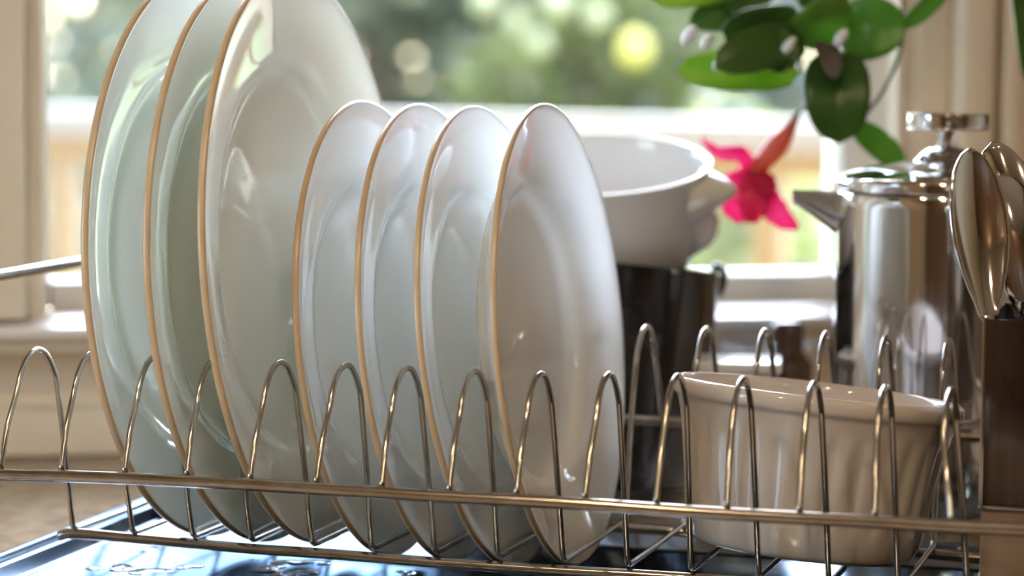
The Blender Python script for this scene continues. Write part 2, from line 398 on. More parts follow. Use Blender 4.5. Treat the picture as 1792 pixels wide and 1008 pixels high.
bush('shrub', 'lime green sunlit shrub behind the railing under the pink flower', 'shrub', gp(1262, 6.3, .25), (.34, .4, .75), 2200, .07, [H4, H2], 7)
bush('shrub', 'pale green shrub behind the railing beside the coffee press', 'shrub', gp(1440, 6.8, .2), (.45, .4, .8), 2400, .07, [H3, H4], 8)
bush('shrub', 'green shrub behind the railing at the left window edge', 'shrub', gp(160, 7.2, .3), (.6, .5, .7), 2400, .07, [H1, H2], 9)

# ------------------------------------------------------------------ drip tray under the rack
tr = empty('drip_tray', V(200, 50, -22), 'shallow polished steel drip tray under the dish rack', 'tray')
to = V(200, 50, -22)
TX0, TX1, TY0, TY1 = -29, 560, -95, 152
def ringrect(bm, ins, z):
    x0, x1, y0, y1 = TX0 + ins, TX1 - ins, TY0 + ins, TY1 - ins; c = 9 - min(ins, 7); out = []
    for (cx, cy, a0) in ((x1 - c, y1 - c, 0), (x0 + c, y1 - c, 90), (x0 + c, y0 + c, 180), (x1 - c, y0 + c, 270)):
        for k in range(5):
            a = math.radians(a0 + 22.5 * k); out.append(bm.verts.new(V(cx + c * math.cos(a), cy + c * math.sin(a), z) - to))
    return out
bm = bmesh.new()
secs = [(3, -21.6), (0.6, -21), (0, -9.5), (.8, -8), (2.6, -7.4), (4.4, -8), (5.2, -10), (6, -11), (7.5, -10.6), (9, -12), (12, -17.5), (14, -18.6)]
R_ = [ringrect(bm, i, z) for i, z in secs]
for a, b in zip(R_, R_[1:]):
    for k in range(20): bm.faces.new((a[k], a[(k + 1) % 20], b[(k + 1) % 20], b[k]))
bm.faces.new(R_[-1]); bm.faces.new(R_[0][::-1])
bmesh.ops.recalc_face_normals(bm, faces=bm.faces)
hard(link('basin', bm, M_tray, tr), 60)

# ------------------------------------------------------------------ dish rack
rk = empty('dish_rack', V(230, 55, 0), 'steel wire dish rack with tall looped wires, holding the plates', 'dish rack')
ro = V(230, 55, 0)
LR = [(131, 922), (235, 931), (340, 940), (442, 949), (549, 956), (653, 964), (763, 973), (873, 980), (987, 987), (1100, 993), (1211, 1000), (1329, 1007)]
UF = {0: (-5, 827), 1: (102, 829), 2: (213, 833), 3: (322, 838), 4: (433, 844), 5: (549, 851), 6: (664, 858), 7: (782, 865), 8: (900, 871), 9: (1020, 878), 10: (1145, 887), 11: (1269, 895), 12: (1396, 902), 13: (1529, 909), 14: (1663, 917)}
LT = {0: (65, 607), 1: (163, 612), 2: (273, 618), 3: (377, 624), 4: (490, 629), 5: (605, 634), 6: (712, 639), 7: (830, 645), 8: (945, 649), 9: (1065, 650), 10: (1185, 653), 11: (1300, 658), 12: (1425, 665), 13: (1550, 671), 14: (1665, 676)}
BT = {8: (1130, 568), 9: (1235, 571), 10: (1338, 574), 11: (1445, 579), 12: (1550, 586), 13: (1660, 590)}
YB, YU = 111.4, -81.2
for k in range(15):
    lo = atY(*LR[k], 0) if k < len(LR) else Vector((k * 31 + .5, 0, .3))
    uf = atY(*UF[k], YU); tp = atY(*LT[k], -40)
    x = tp.x; zt = tp.z - 1.2; dz = -1.2 * max(0, k - 10)
    xb = atY(*BT[k], YB + 40).x if k in BT else lo.x + .5
    zb = atY(*BT[k], YB + 40).z - 1.2 if k in BT else 95
    P = [(uf.x, YU + 3, uf.z + .5), (uf.x * .5 + x * .5, -71, 61), (x, -61.5, zt - 18), (x, -58.5, zt - 12), (x, -54.5, zt - 6.4), (x, -48.5, zt - 1.9), (x, -40.5, zt), (x, -33, zt - 1.9), (x, -27, zt - 6.6), (x, -22.5, zt - 12.5), (x, -19.5, zt - 19),
         (x * .5 + lo.x * .5, -10.5, zt * .42), (lo.x, -3.2, 6.0 + dz), (lo.x, -.6, 2.2 + dz), (lo.x, 3.5, .8 + dz), (lo.x, 25, .5 + dz), (lo.x + .3, 56, .3 + dz), (lo.x + .4, 86, .5 + dz), (lo.x + .5, YB - 3.5, .8 + dz), (lo.x + .5, YB + .6, 2.2 + dz), (lo.x + .5, YB + 3.2, 6 + dz),
         (xb * .5 + lo.x * .5, YB + 10.5, zb * .42), (xb, YB + 19.5, zb - 19), (xb, YB + 22.5, zb - 12.5), (xb, YB + 27, zb - 6.6), (xb, YB + 33, zb - 1.9), (xb, YB + 40.5, zb), (xb, YB + 48.5, zb - 1.9), (xb, YB + 54.5, zb - 6.4), (xb, YB + 58.5, zb - 12), (xb, YB + 61.5, zb - 18), (xb, YB + 71, 61), (xb, YB + 78.2, 43.5)]
    bm = bmesh.new(); tube(bm, [V(*p) - ro for p in smoothpath(P, 5)], .00142, 8); link('wire_loop', bm, M_wire, rk)
def rod(name, pts, r, sub=4):
    bm = bmesh.new(); tube(bm, [V(*p) - ro for p in smoothpath(pts, sub)], r, 12); return link(name, bm, M_wire, rk)
# lower rails run under the wires, upper rails outside the loop feet
lp = [(-9, 0, -3.2)] + [(atY(a, b, 0).x, 0, atY(a, b, 0).z - 3.2) for a, b in LR] + [(375, 0, -5.6), (440, 0, -8), (520, 0, -9)]
rod('lower_rail', lp, .0026)
rod('lower_rail', [(-9, YB, -3.2), (300, YB, -3.3), (372, YB, -5.6), (440, YB, -8), (520, YB, -9)], .0026)
upx = [(atY(*UF[k], YU).x, YU, atY(*UF[k], YU).z - 1.0) for k in range(15)]
zl = upx[0][2]
rod('upper_rail', [(-50, YU, zl), (-25, YU, zl)] + upx + [(466, YU, atY(1792, 927, YU).z), (505, YU, 43), (528, YU + 12, 43), (532, YU + 30, 43), (532, 55, 43), (532, YB - YU - 30, 41), (528, YB - YU - 12, 41), (505, YB - YU, 41), (411, 192.6, 39.5), (243, 192.6, 40.4), (100, 192.6, 41), (-25, 192.6, 41), (-50, 192.6, 41)], .0028)
rod('end_handle', [(-50, YU, zl), (-60, YU, zl + 2), (-64, YU, zl + 12), (-64, YU, 90), (-64, YU + 2, 111), (-64, YU + 11, 119), (-64, YU + 25, 120), (-64, 50, 120), (-63, 146, 120), (-63, 168, 120), (-63, 182, 118), (-63, 191, 110), (-63, 192.6, 90), (-63, 192.6, 55), (-60, 192.6, 43), (-50, 192.6, 41)], .0029)
for x, y in ((20, YB), (505, 0), (505, YB)):
    bm = bmesh.new(); tube(bm, [V(x, y, -3 if x < 100 else -9) - ro, V(x, y, -12) - ro, V(x, y, -18.4) - ro], .003, 10); link('foot', bm, M_wire, rk)

# ------------------------------------------------------------------ plates
def plate(name, big, Rr, m, label, group, C, az, ti, deep=0.):
    t = 3.7 if big else 3.1
    D = (17. if big else 12.5) + deep
    q = (.655 if big else .62)
    # front face (x>0 side) profile: radius, depth below the rim plane
    fr = [(0, -D + 1.2), (Rr * .2, -D + 1.0), (Rr * .45, -D + .6), (Rr * (q - .06), -D + .5), (Rr * q, -D + 2.4), (Rr * (q + .05), -D * .60), (Rr * .82, -D * .33), (Rr * .92, -D * .13), (Rr - 3.2, -.7), (Rr - 1.1, 0)]
    bk = [(Rr - 1.1, -t), (Rr - 4, -t - .9), (Rr * .9, -D * .16 - t - 1), (Rr * .8, -D * .42 - t - .8), (Rr * .68, -D * .85 - t - .2), (Rr * .60, -D - t - .6), (Rr * .57, -D - t - 2.2), (Rr * .54, -D - t - 2.2), (Rr * .51, -D - t + .2), (Rr * .3, -D - t + .6), (0, -D - t + .8)]
    ax = Matrix(((0, 0, 1, 0), (1, 0, 0, 0), (0, 1, 0, Rr), (0, 0, 0, 1)))     # lathe axis -> local X, centre R above the base
    T = Matrix.Scale(.001, 4) @ ax
    n = Vector((math.cos(ti) * math.cos(az), math.cos(ti) * math.sin(az), math.sin(ti)))
    a = Vector((-math.sin(az), math.cos(az), 0)); b = n.cross(a)
    rot = Matrix((n, a, b)).transposed()
    base = Vector(C) - b * Rr
    e = empty(name, V(*base), label, 'plate', group); e.rotation_euler = rot.to_euler()
    bm = bmesh.new(); lathe(bm, profsmooth(fr, 4), 128, None, True, T); lathe(bm, profsmooth(bk, 3), 128, None, True, T)
    bmesh.ops.recalc_face_normals(bm, faces=bm.faces)
    for f in bm.faces: pass
    o = link('body', bm, m, e)
    h = t / 2; rb = [(Rr - 1.1 + 1.1 * math.sin(x * PI / 8) ** .8, -h + h * math.cos(x * PI / 8)) for x in range(9)]
    bm = bmesh.new(); lathe(bm, rb, 128, None, True, T); bmesh.ops.recalc_face_normals(bm, faces=bm.faces)
    rr = link('rim_edge', bm, M_rim, e); rr['label'] = 'tan unglazed rim edge'
    return e
GB, GS = 'large plates standing in the rack', 'small plates standing in the rack'
plate('dinner_plate', True, 141.0, M_glaze_green, 'large white plate with tan rim, leftmost in the rack', GB, (51.8, 55.8, 133.8), -.024, .046)
plate('dinner_plate', True, 141.0, M_glaze_green, 'large white plate with tan rim, middle of the three large plates', GB, (80.6, 55.7, 132.7), -.011, .055)
plate('dinner_plate', True, 141.2, M_glaze_yellow, 'large white plate, rightmost of the three large plates, most of its face visible', GB, (103.9, 56.2, 133.7), .016, .082)
plate('side_plate', False, 112.2, M_glaze, 'small white plate nearest the large plates', GS, (140.3, 55.7, 100.0), -.005, .106)
plate('side_plate', False, 112.2, M_glaze, 'small white plate, second from the large plates', GS, (171.1, 55.7, 99.1), -.009, .118)
plate('side_plate', False, 112.4, M_glaze, 'small white plate, third from the large plates, behind the rightmost one', GS, (200.5, 56.2, 98.4), -.018, .132)
plate('side_plate', False, 111.4, M_glaze, 'small white plate at the right end of the row, whole face visible', GS, (232.8, 55.7, 100.6), .004, .101, 7.)

# ------------------------------------------------------------------ white fluted ramekin in the rack
rm = empty('ramekin', V(349, 56, 2.2), 'deep white fluted ramekin tilted in the right end of the rack', 'ramekin')
_fa = Vector((-rt.y, rt.x, 0)).normalized(); _ra = Vector((rt.x, rt.y, 0)).normalized()
rm.rotation_euler = (Matrix.Rotation(math.radians(5.8), 3, _fa) @ Matrix.Rotation(math.radians(-3.6), 3, _ra)).to_euler()
SC = Matrix.Scale(.001, 4)
def flute(r, z, a):
    k = 0
    if 12 < z < 62: k = min(1, (z - 12) / 8, (62 - z) / 10)
    return r * (1 - .022 * k * (.5 + .5 * math.cos(30 * a)) ** 2), z
def ramprof():
    out = [(0, 2), (40, 2), (46, .6), (50, .5), (53, 3), (56, 12), (58.2, 25), (60.6, 42), (63.6, 60), (65, 66), (66.4, 70.2), (68.2, 72.2), (69, 75), (68.6, 78.2), (66.6, 80), (64.8, 79.2), (63.2, 76)]
    inn = [(61.8, 64), (58, 42), (54.4, 18), (50, 8), (40, 6), (0, 6)]
    return out, inn
ro_, ri_ = ramprof()
bm = bmesh.new(); lathe(bm, profsmooth([(a, b * .955) for a, b in ro_ + ri_], 3), 180, flute, True, SC); bmesh.ops.recalc_face_normals(bm, faces=bm.faces); link('body', bm, M_ram, rm)

# ------------------------------------------------------------------ black pot with a white dish nested in it
PR_ = 77.0
rgt = rt.normalized()
rimr = atD(1262, 458, 1550)
rc = rimr - Vector((rgt.x, rgt.y, 0)).normalized() * PR_                # centre of the pot's rim
rollax = Vector((-rgt.y, rgt.x, 0)).normalized()                        # into the picture
tiltR = Matrix.Rotation(math.radians(5), 3, rollax) @ Matrix.Rotation(math.radians(-4.5), 3, Vector((rgt.x, rgt.y, 0)).normalized())
axis = tiltR @ Vector((0, 0, 1))
drop = PR_ * math.sqrt(max(0, 1 - axis.z ** 2)) * .93
PH = (rc.z + 22 - drop) / axis.z
pbase = rc - axis * PH
pot = empty('black_pot', V(*pbase), 'tall black glazed pot behind the rack, holding a white dish', 'pot', None, tiltR.to_euler())
bm = bmesh.new()
lathe(bm, profsmooth([(0, 0), (66, 0), (70, 1.2), (72, 5), (74.2, 30), (76, 80), (77, PH - 4), (76.6, PH - 1), (75.4, PH), (74.4, PH - 1), (74, PH - 4), (73, 80), (71, 20), (64, 6), (0, 5)], 4), 128, None, True, SC)
bmesh.ops.recalc_face_normals(bm, faces=bm.faces)
link('body', bm, M_black, pot)
# stubby handle on the right side
hd = (tiltR.inverted() @ (rgt + rollax * .25)).normalized()
bm = bmesh.new(); pp = [hd * r + Vector((0, 0, z)) for r, z in ((76, PH - 6), (80.5, PH - 7), (82.5, PH - 11), (82, PH - 17), (79.5, PH - 22), (75.5, PH - 24))]
tube(bm, [p * .001 for p in smoothpath(pp, 4)], .0036, 12); link('handle', bm, M_black, pot)

BC_, BN = Vector((170, 322.8, 170.6)), Vector((.029, -.209, 1)).normalized()
BH = 78.
bq = BN.to_track_quat('Z', 'Y')
bl = empty('white_dish', V(*(BC_ - BN * BH)), 'deep white dish with a side lug, tilted inside the black pot', 'dish', None, bq.to_euler())
bm = bmesh.new()
lathe(bm, profsmooth([(0, 1), (40, 0), (46, 1.5), (54, 8), (62, 22), (67.5, 42), (70.5, 60), (72.6, 73), (73.8, 76.5), (73.2, 78), (71.2, 78), (69.8, 76.6), (68.4, 72), (66, 58), (62.5, 40), (56, 20), (46, 8), (38, 6), (0, 6)], 4), 128, None, True, SC)
bmesh.ops.recalc_face_normals(bm, faces=bm.faces); link('body', bm, M_bowl, bl)
# side lug: a flat ear under the rim with a curled bulge below it
ld = bq.inverted() @ (Vector((rgt.x, rgt.y, 0)).normalized() + rollax * -.30); ld.z = 0; ld.normalize(); ls = Vector((-ld.y, ld.x, 0))
bm = bmesh.new(); rings = []
for (r, z, wd, th) in ((68, 61.5, 34, 15), (73, 62.6, 28, 12.4), (78, 63.8, 21, 9.4), (83, 64.8, 14, 6.4), (87, 65.4, 8.5, 4), (89.3, 65.6, 3.4, 1.6)):
    rings.append([bm.verts.new((ld * r + ls * (wd * math.cos(a)) + Vector((0, 0, z + th * math.sin(a)))) * .001) for a in [2 * PI * k / 20 for k in range(20)]])
for a, b in zip(rings, rings[1:]):
    for k in range(20): bm.faces.new((a[k], a[(k + 1) % 20], b[(k + 1) % 20], b[k]))
bm.faces.new(rings[-1])
bmesh.ops.recalc_face_normals(bm, faces=bm.faces); link('lug', bm, M_bowl, bl)
bm = bmesh.new(); rings = []
for (z, r, wd) in ((58, 70, 20), (53, 76, 16), (46, 79.5, 14), (39, 79, 13), (33, 75, 12), (27, 66, 10)):
    rings.append([bm.verts.new((ld * (62 + (r - 62) * math.cos(a) ** .5 if math.cos(a) > 0 else ld * 62) + ls * (wd * math.sin(a)) + Vector((0, 0, z))) * .001) if False else bm.verts.new((ld * (60 + (r - 60) * max(0, math.cos(a)) ** .6) + ls * (wd * math.sin(a)) + Vector((0, 0, z))) * .001) for a in [-PI / 2 + PI * k / 12 for k in range(13)]])
for a, b in zip(rings, rings[1:]):
    for k in range(12): bm.faces.new((a[k], a[k + 1], b[k + 1], b[k]))
bmesh.ops.recalc_face_normals(bm, faces=bm.faces); link('lug_curl', bm, M_bowl, bl)

# ------------------------------------------------------------------ coffee press
PD = 1425.
sc_ = PD / F
Rp = 193 * sc_
pc = atD(1655, 335, PD)
prs = empty('coffee_press', V(pc.x, pc.y, -22), 'polished steel coffee press with a plunger knob, behind the spoons', 'coffee press')
prs.rotation_euler = (0, 0, math.atan2(rgt.y, rgt.x))               # local -X points to the picture's left
HT = pc.z + 22                                                       # underside of the lid
bm = bmesh.new()
lathe(bm, profsmooth([(0, 0), (Rp * .96, 0), (Rp * .99, 1), (Rp * 1.0, 4)], 3) + [(Rp, 8), (Rp, HT - 8), (Rp, HT - 1.5)] + [(Rp - .8, HT), (Rp - 2.6, HT), (Rp - 3, HT - 3), (Rp - 3, 10), (0, 10)], 128, None, True, SC)
bmesh.ops.recalc_face_normals(bm, faces=bm.faces); hard(link('body', bm, M_chrome, prs), 40)
bm = bmesh.new()
lathe(bm, profsmooth([(Rp - 4, HT + .6), (Rp + .2, HT + .8), (Rp + .9, HT + 1.6), (Rp + .9, HT + 6.0), (Rp - .3, HT + 7.6), (Rp - 3, HT + 8.6), (Rp * .72, HT + 12.6), (Rp * .45, HT + 15.2), (20, HT + 16.2), (0, HT + 16.2)], 4), 128, None, True, SC)
bmesh.ops.recalc_face_normals(bm, faces=bm.faces); lid = link('lid', bm, M_chrome, prs)
bm = bmesh.new(); lathe(bm, profsmooth([(0, HT + 15.5), (17, HT + 15.4), (16.6, HT + 17.2), (13, HT + 21), (9, HT + 23.5), (6.2, HT + 24.2), (0, HT + 24.4)], 4), 64, None, True, SC)
link('boss', bm, M_chrome, lid)
zk = pc.z + 22 + (335 - 212) * sc_
bm = bmesh.new(); lathe(bm, [(0, HT + 20), (5.4, HT + 20), (5.4, zk - 3), (7, zk - 1), (0, zk - 1)], 32, None, True, SC); hard(link('plunger_stem', bm, M_chrome, prs), 50)
bm = bmesh.new(); k_ = 73 * sc_; lathe(bm, profsmooth([(0, zk - 4.6), (k_ - 1.6, zk - 4.6), (k_ - .3, zk - 3.6), (k_, zk - 1), (k_, zk + 1.6), (k_ - .4, zk + 3.8), (k_ - 2, zk + 4.6), (0, zk + 4.9)], 4), 64, None, True, SC); link('plunger_knob', bm, M_chrome, prs)
# spout: an open V channel growing out of the wall, pointing left
bm = bmesh.new(); rows = []
L_ = 76 * sc_
for i in range(9):
    t = i / 8
    x = -(Rp - 4) - t * (L_ + 3.2)
    dp = (26 * (1 - t) ** 1.1 + 7.0 * t) * 1.0; wd = 15.5 * (1 - t) + 5.2 * t; top = HT - .6 + .6 * t
    if t == 0: wd = 17
    outer = [Vector((x, wd * math.sin(a), top - dp * max(0, math.cos(a)) ** .9)) for a in [-PI / 2 + PI * k / 14 for k in range(15)]]
    inner = [Vector((x - .0, (wd - 1.1) * math.sin(a), top + .0 - (dp - 1.3) * max(0, math.cos(a)) ** .9)) for a in [PI / 2 - PI * k / 14 for k in range(15)]]
    rows.append([bm.verts.new(p * .001) for p in outer + inner])
n_ = len(rows[0])
for a, b in zip(rows, rows[1:]):
    for k in range(n_): bm.faces.new((a[k], a[(k + 1) % n_], b[(k + 1) % n_], b[k]))
for k in range(14): bm.faces.new((rows[-1][k], rows[-1][k + 1], rows[-1][n_ - 2 - k], rows[-1][n_ - 1 - k]))
bmesh.ops.recalc_face_normals(bm, faces=bm.faces); hard(link('spout', bm, M_chrome, prs), 60)
bm = bmesh.new(); hp = [(Rp - 1, 0, HT - 16), (Rp + 14, 0, HT - 15), (Rp + 30, 0, HT - 24), (Rp + 34, 0, HT - 50), (Rp + 32, 0, 62), (Rp + 20, 0, 42), (Rp - 1, 0, 38)]
tube(bm, [Vector(p) * .001 for p in smoothpath(hp, 6)], .0055, 14); link('handle', bm, M_chrome, prs)

# ------------------------------------------------------------------ cutlery caddy with spoons
CY0 = 9.0
cl = atY(1718, 558, CY0); ch = cl.z; cb_ = atY(1722, 886, CY0).z
CX0, CX1, CY1 = cl.x + 1, cl.x + 79, CY0 + 78
cad = empty('cutlery_caddy', V((CX0 + CX1) / 2, (CY0 + CY1) / 2, -2.8), 'square dark steel cutlery caddy at the right end of the rack', 'cutlery caddy')
co_ = V((CX0 + CX1) / 2, (CY0 + CY1) / 2, -2.8)
def cbox(name, x0, x1, y0, y1, z0, z1, m, bev):
    a, b = V(x0, y0, z0) - co_, V(x1, y1, z1) - co_
    return boxobj(name, a.x, b.x, a.y, b.y, a.z, b.z, m, cad, None, bev)
cbox('wall_panel', CX0, CX1, CY0, CY0 + 1.6, cb_, ch, M_caddy, .0006); cbox('wall_panel', CX0, CX1, CY1 - 1.6, CY1, cb_, ch, M_caddy, .0006)
cbox('wall_panel', CX0, CX0 + 1.6, CY0 + 1.7, CY1 - 1.7, cb_, ch, M_caddy, .0006); cbox('wall_panel', CX1 - 1.6, CX1, CY0 + 1.7, CY1 - 1.7, cb_, ch, M_caddy, .0006)
for x in (CX0 - .6, CX1 - 1.4):
    for y in (CY0 - .6, CY1 - 1.4): cbox('corner_strip', x, x + 2, y, y + 2, cb_, ch + .6, M_wire, .0008)
cbox('trim_band', CX0 - .8, CX1 + .8, CY0 - 1.0, CY1 + 1.0, cb_ - 1.6, cb_ + .6, M_wire, .0007)
cbox('base', CX0 + .4, CX1 - .4, CY0 + .4, CY1 - .4, -2.8, cb_ - 1.6, M_caddybase, .0012)['label'] = 'lower base, coloured brown for the warm room it mirrors'

def spoon(label, tip, neck, foot, width, face, deep, group='spoons in the cutlery caddy', inside=True):
    """tip, neck, foot: points of the spoon from the end of its bowl down its handle; face: the way the hollow looks"""
    tip, neck, foot = Vector(tip), Vector(neck), Vector(foot)
    e = empty('spoon', V(*foot), label, 'spoon', group); o0 = V(*foot)
    ax = (neck - tip); L = ax.length; ax.normalize(); fc = Vector(face); fc = (fc - ax * fc.dot(ax)).normalized(); sd = ax.cross(fc)
    bm = bmesh.new(); N_, K = 26, 14; grid = []
    for i in range(N_ + 1):
        t = i / N_
        wv = width / 2 * (math.sin(PI * min(1, t) ** .92) ** .62) * (1 - .22 * t) + (2.6 if t > .9 else 0) * (t - .9) * 10
        if t == 0: wv = .3
        wv = max(wv, .3)
        row = []
        for k in range(K + 1):
            s = -1 + 2 * k / K
            d = deep * (1 - s * s) * math.sin(PI * min(t * 1.02, 1)) ** .8
            p = tip + ax * (L * t) + sd * (wv * s) - fc * d - fc * (4 * t * t)
            row.append(bm.verts.new(V(*p) - o0))
        grid.append(row)
    for a, b in zip(grid, grid[1:]):
        for k in range(K): bm.faces.new((a[k], a[k + 1], b[k + 1], b[k]))
    ob = link('bowl', bm, M_chrome, e)
    md = ob.modifiers.new('thickness', 'SOLIDIFY'); md.thickness = .0013; md.offset = 0
    bm = bmesh.new(); pts = smoothpath([neck - ax * 3 - fc * 4, neck + ax * 4 - fc * 3.4, neck * .8 + foot * .2 - fc * .5, neck * .5 + foot * .5, foot], 5); rows = []
    for i, p in enumerate(pts):
        t = i / (len(pts) - 1); hw = 2.6 + 5.2 * t ** 1.5; th = 1.5 - .5 * t
        d = (pts[min(i + 1, len(pts) - 1)] - pts[max(i - 1, 0)]).normalized(); s2 = d.cross(fc).normalized(); f2 = s2.cross(d)
        rows.append([bm.verts.new(V(*(p + s2 * hw * math.cos(a) + f2 * th * math.sin(a))) - o0) for a in [2 * PI * k / 10 for k in range(10)]])
    for a, b in zip(rows, rows[1:]):
        for k in range(10): bm.faces.new((a[k], a[(k + 1) % 10], b[(k + 1) % 10], b[k]))
    bm.faces.new(rows[-1]); bm.faces.new(rows[0][::-1]); bmesh.ops.recalc_face_normals(bm, faces=bm.faces)
    link('handle', bm, M_chrome, e)
    return e
cam_dir = (-fw).normalized()
spoon('large steel spoon standing bowl up at the left corner of the caddy', atY(1699, 258, 30), atY(1740, 560, 14), (CX0 + 16, 20, 6), 34, cam_dir + rgt * .45, 5.5)
spoon('steel spoon at the back of the caddy with its tip up against the window trim', atY(1738, 248, 62), atY(1815, 560, 60), (CX0 + 30, 62, 6), 34, cam_dir * -1 + rgt * .3, 6)
spoon('steel spoon lower at the right edge of the picture, its back to the viewer', atY(1752, 306, 44), atY(1794, 552, 40), (CX0 + 36, 40, 6), 34, cam_dir * -1 + rgt * -.2, 6)

# ------------------------------------------------------------------ small things by the window
wp_ = lambda u, v: Vector(((W(u, v, 0).x) * 1000, (W(u, v, 0).y) * 1000, -22))
q = atD(1378, 600, 1640)
jar = empty('brown_bottle', V(q.x, q.y, -22), 'small dark brown round topped bottle in front of the window sill', 'bottle')
hb = atD(1378, 560, 1640).z + 22
bm = bmesh.new(); lathe(bm, profsmooth([(0, 0), (14, 0), (15.5, 1.5), (16, 6), (16, hb - 32), (14.6, hb - 25), (10.4, hb - 19), (9.6, hb - 16), (10, hb - 6), (8.6, hb - 1.6), (5, hb - .3), (0, hb)], 4), 48, None, True, SC); link('body', bm, M_brown, jar)
bm = bmesh.new(); lathe(bm, [(9.6, hb - 16.6), (10.6, hb - 16.2), (10.6, hb - 14.8), (9.6, hb - 14.4)], 40, None, True, SC); link('neck_ring', bm, M_brown, jar)
q = atD(1345, 600, 1715)
hp_ = atD(1345, 604, 1715).z + 22
pb_ = empty('pale_bowl', V(q.x, q.y, -22), 'pale blue white bowl behind the dark brown bottle', 'bowl')
bm = bmesh.new(); lathe(bm, profsmooth([(0, 0), (18, 0), (20, 1), (21, 4), (27, hp_ * .5), (31.5, hp_ - 1.2), (31.2, hp_), (29.8, hp_ - .6), (26, hp_ * .5), (19, 6), (0, 5)], 4), 64, None, True, SC); link('body', bm, M_paleblue, pb_)
bm = bmesh.new(); lathe(bm, [(31.3, hp_ - 4.5), (32.4, hp_ - 3.2), (32.5, hp_ - 1), (31.4, hp_ + .4)], 64, None, True, SC); link('rim', bm, M_paleblue, pb_)
q1 = atD(1247, 628, 1440); q2 = atD(1352, 644, 1410)
tz = q1.z + 22
tub = empty('white_tub', V((q1.x + q2.x) / 2 - 6, (q1.y + q2.y) / 2 + 18, -22), 'white lidded tub behind the ramekin, its bright top edge showing', 'tub', None, (0, 0, .2))
boxobj('body', -.022, .022, -.022, .022, 0, (tz - 6) * .001, M_tub, tub, None, .004)
boxobj('lid', -.024, .024, -.024, .024, (tz - 6) * .001, tz * .001, M_tub, tub, None, .0025)

# ------------------------------------------------------------------ water drops on the tray
rnd = random.Random(3)
drops = [(258, 962, 6.2, 'round water drop on the tray just below the front rail, nearest the rail'), (165, 995, 5.0, 'round water drop on the tray at the bottom left, leftmost of all'),
         (300, 985, 2.4, 'tiny water drop on the tray between the round drop and the left puddle'), (444, 978, 2.6, 'tiny water drop on the tray close under the front rail'),
         (215, 994, 8, 'flat water puddle on the tray, left end of the left puddle row'), (262, 1000, 9, 'flat water puddle on the tray, middle of the left puddle row'), (330, 992, 6, 'flat water puddle on the tray, right end of the left puddle row'),
         (470, 996, 9, 'wide water puddle on the tray, leftmost of the right puddle group'), (505, 984, 7, 'wide water puddle on the tray, topmost of the right puddle group'), (545, 984, 8, 'wide water puddle on the tray, rightmost of the right puddle group'),
         (512, 1005, 10, 'large water puddle on the tray at the bottom edge of the picture'), (712, 1002, 5, 'water drop on the dark part of the tray below the small plates')]
for i, (x, y, s, lab) in enumerate(drops):
    p = atZ(x, y, -18.55)
    bm = bmesh.new(); a0 = rnd.random() * 6
    fl = lambda r, z, a, a0=a0, s=s: (r * (1 + (.05 if s < 6.5 and i < 4 else .28) * math.sin(2 * a + a0) + (.0 if i < 4 else .16) * math.sin(3 * a + a0 * 2)), z)
    hgt = min(.9, s * .16)
    lathe(bm, [(s * math.sin(t) * 1.0, hgt * (math.cos(t))) for t in [PI / 2 * k / 8 for k in range(9)]][::1] + [(0, 0)], 28, fl, True, SC)
    bmesh.ops.recalc_face_normals(bm, faces=bm.faces)
    o = link('water_drop', bm, M_water); o.location = V(p.x, p.y, -18.55); o.rotation_euler = (0, 0, 0)
    tag(o, lab, 'water drop', 'water drops on the tray')

# ------------------------------------------------------------------ trailing plant with a pink flower
pl = empty('hanging_plant', V(*atD(1500, 300, 1560)), 'trailing green plant with a pink flower hanging in front of the window', 'plant')
po_ = pl.location.copy()
def leaf(b, t, D0, D1, width, m, tilt=0., curl=.12, fold=.15):
    B, T = atD(b[0], b[1], D0), atD(t[0], t[1], D1)
    ax = T - B; L = ax.length; ax.normalize(); nrm = (cam_dir - ax * cam_dir.dot(ax)).normalized()
    sd = ax.cross(nrm); ca, sa = math.cos(tilt), math.sin(tilt); nrm, sd = nrm * ca + sd * sa, sd * ca - nrm * sa
    bm = bmesh.new(); g = []; N_, K = 14, 8
    for i in range(N_ + 1):
        u = i / N_; hw = max(.15, width / 2 * max(0, 1 - abs(2 * u ** .92 - 1) ** 2.4) ** .5)
        g.append([bm.verts.new(V(*(B + ax * (L * u) + sd * (hw * s) + nrm * (curl * L * math.sin(PI * u) + fold * hw * abs(s) - .25 * (abs(s) < .01)))) - po_) for s in [-1 + 2 * k / K for k in range(K + 1)]])
    for a, c in zip(g, g[1:]):
        for k in range(K): bm.faces.new((a[k], a[k + 1], c[k + 1], c[k]))
    o = link('leaf', bm, m, pl); md = o.modifiers.new('thickness', 'SOLIDIFY'); md.thickness = .0009; md.offset = 0
    return o
leaf((1462, 88), (1468, 252), 1505, 1490, 37, M_lf_dark, .1)
leaf((1398, 128), (1184, 124), 1510, 1500, 25, M_lf_lit, .15, .05)
leaf((1468, 62), (1588, 44), 1520, 1500, 36, M_lf_mid, -.1)
leaf((1405, 70), (1250, 118), 1500, 1470, 27, M_lf_dark, .3, .1)
leaf((1395, 40), (1262, 50), 1515, 1490, 30, M_lf_dark, -.5, .1)
leaf((1300, -30), (1138, -2), 1520, 1500, 22, M_lf_lit, .2, .05)
leaf((1330, 20), (1205, 40), 1525, 1510, 20, M_lf_dark, .2, .1)
leaf((1390, 70), (1482, -6), 1510, 1500, 28, M_lf_mid, .4)
leaf((1490, 222), (1586, 300), 1530, 1560, 20, M_lf_mid, -.5, .05)
leaf((1578, 48), (1672, -50), 1540, 1530, 15, M_lf_mid, .7, .05)
leaf((1775, -60), (1800, 150), 1540, 1500, 15, M_lf_dark, -.3, .05)
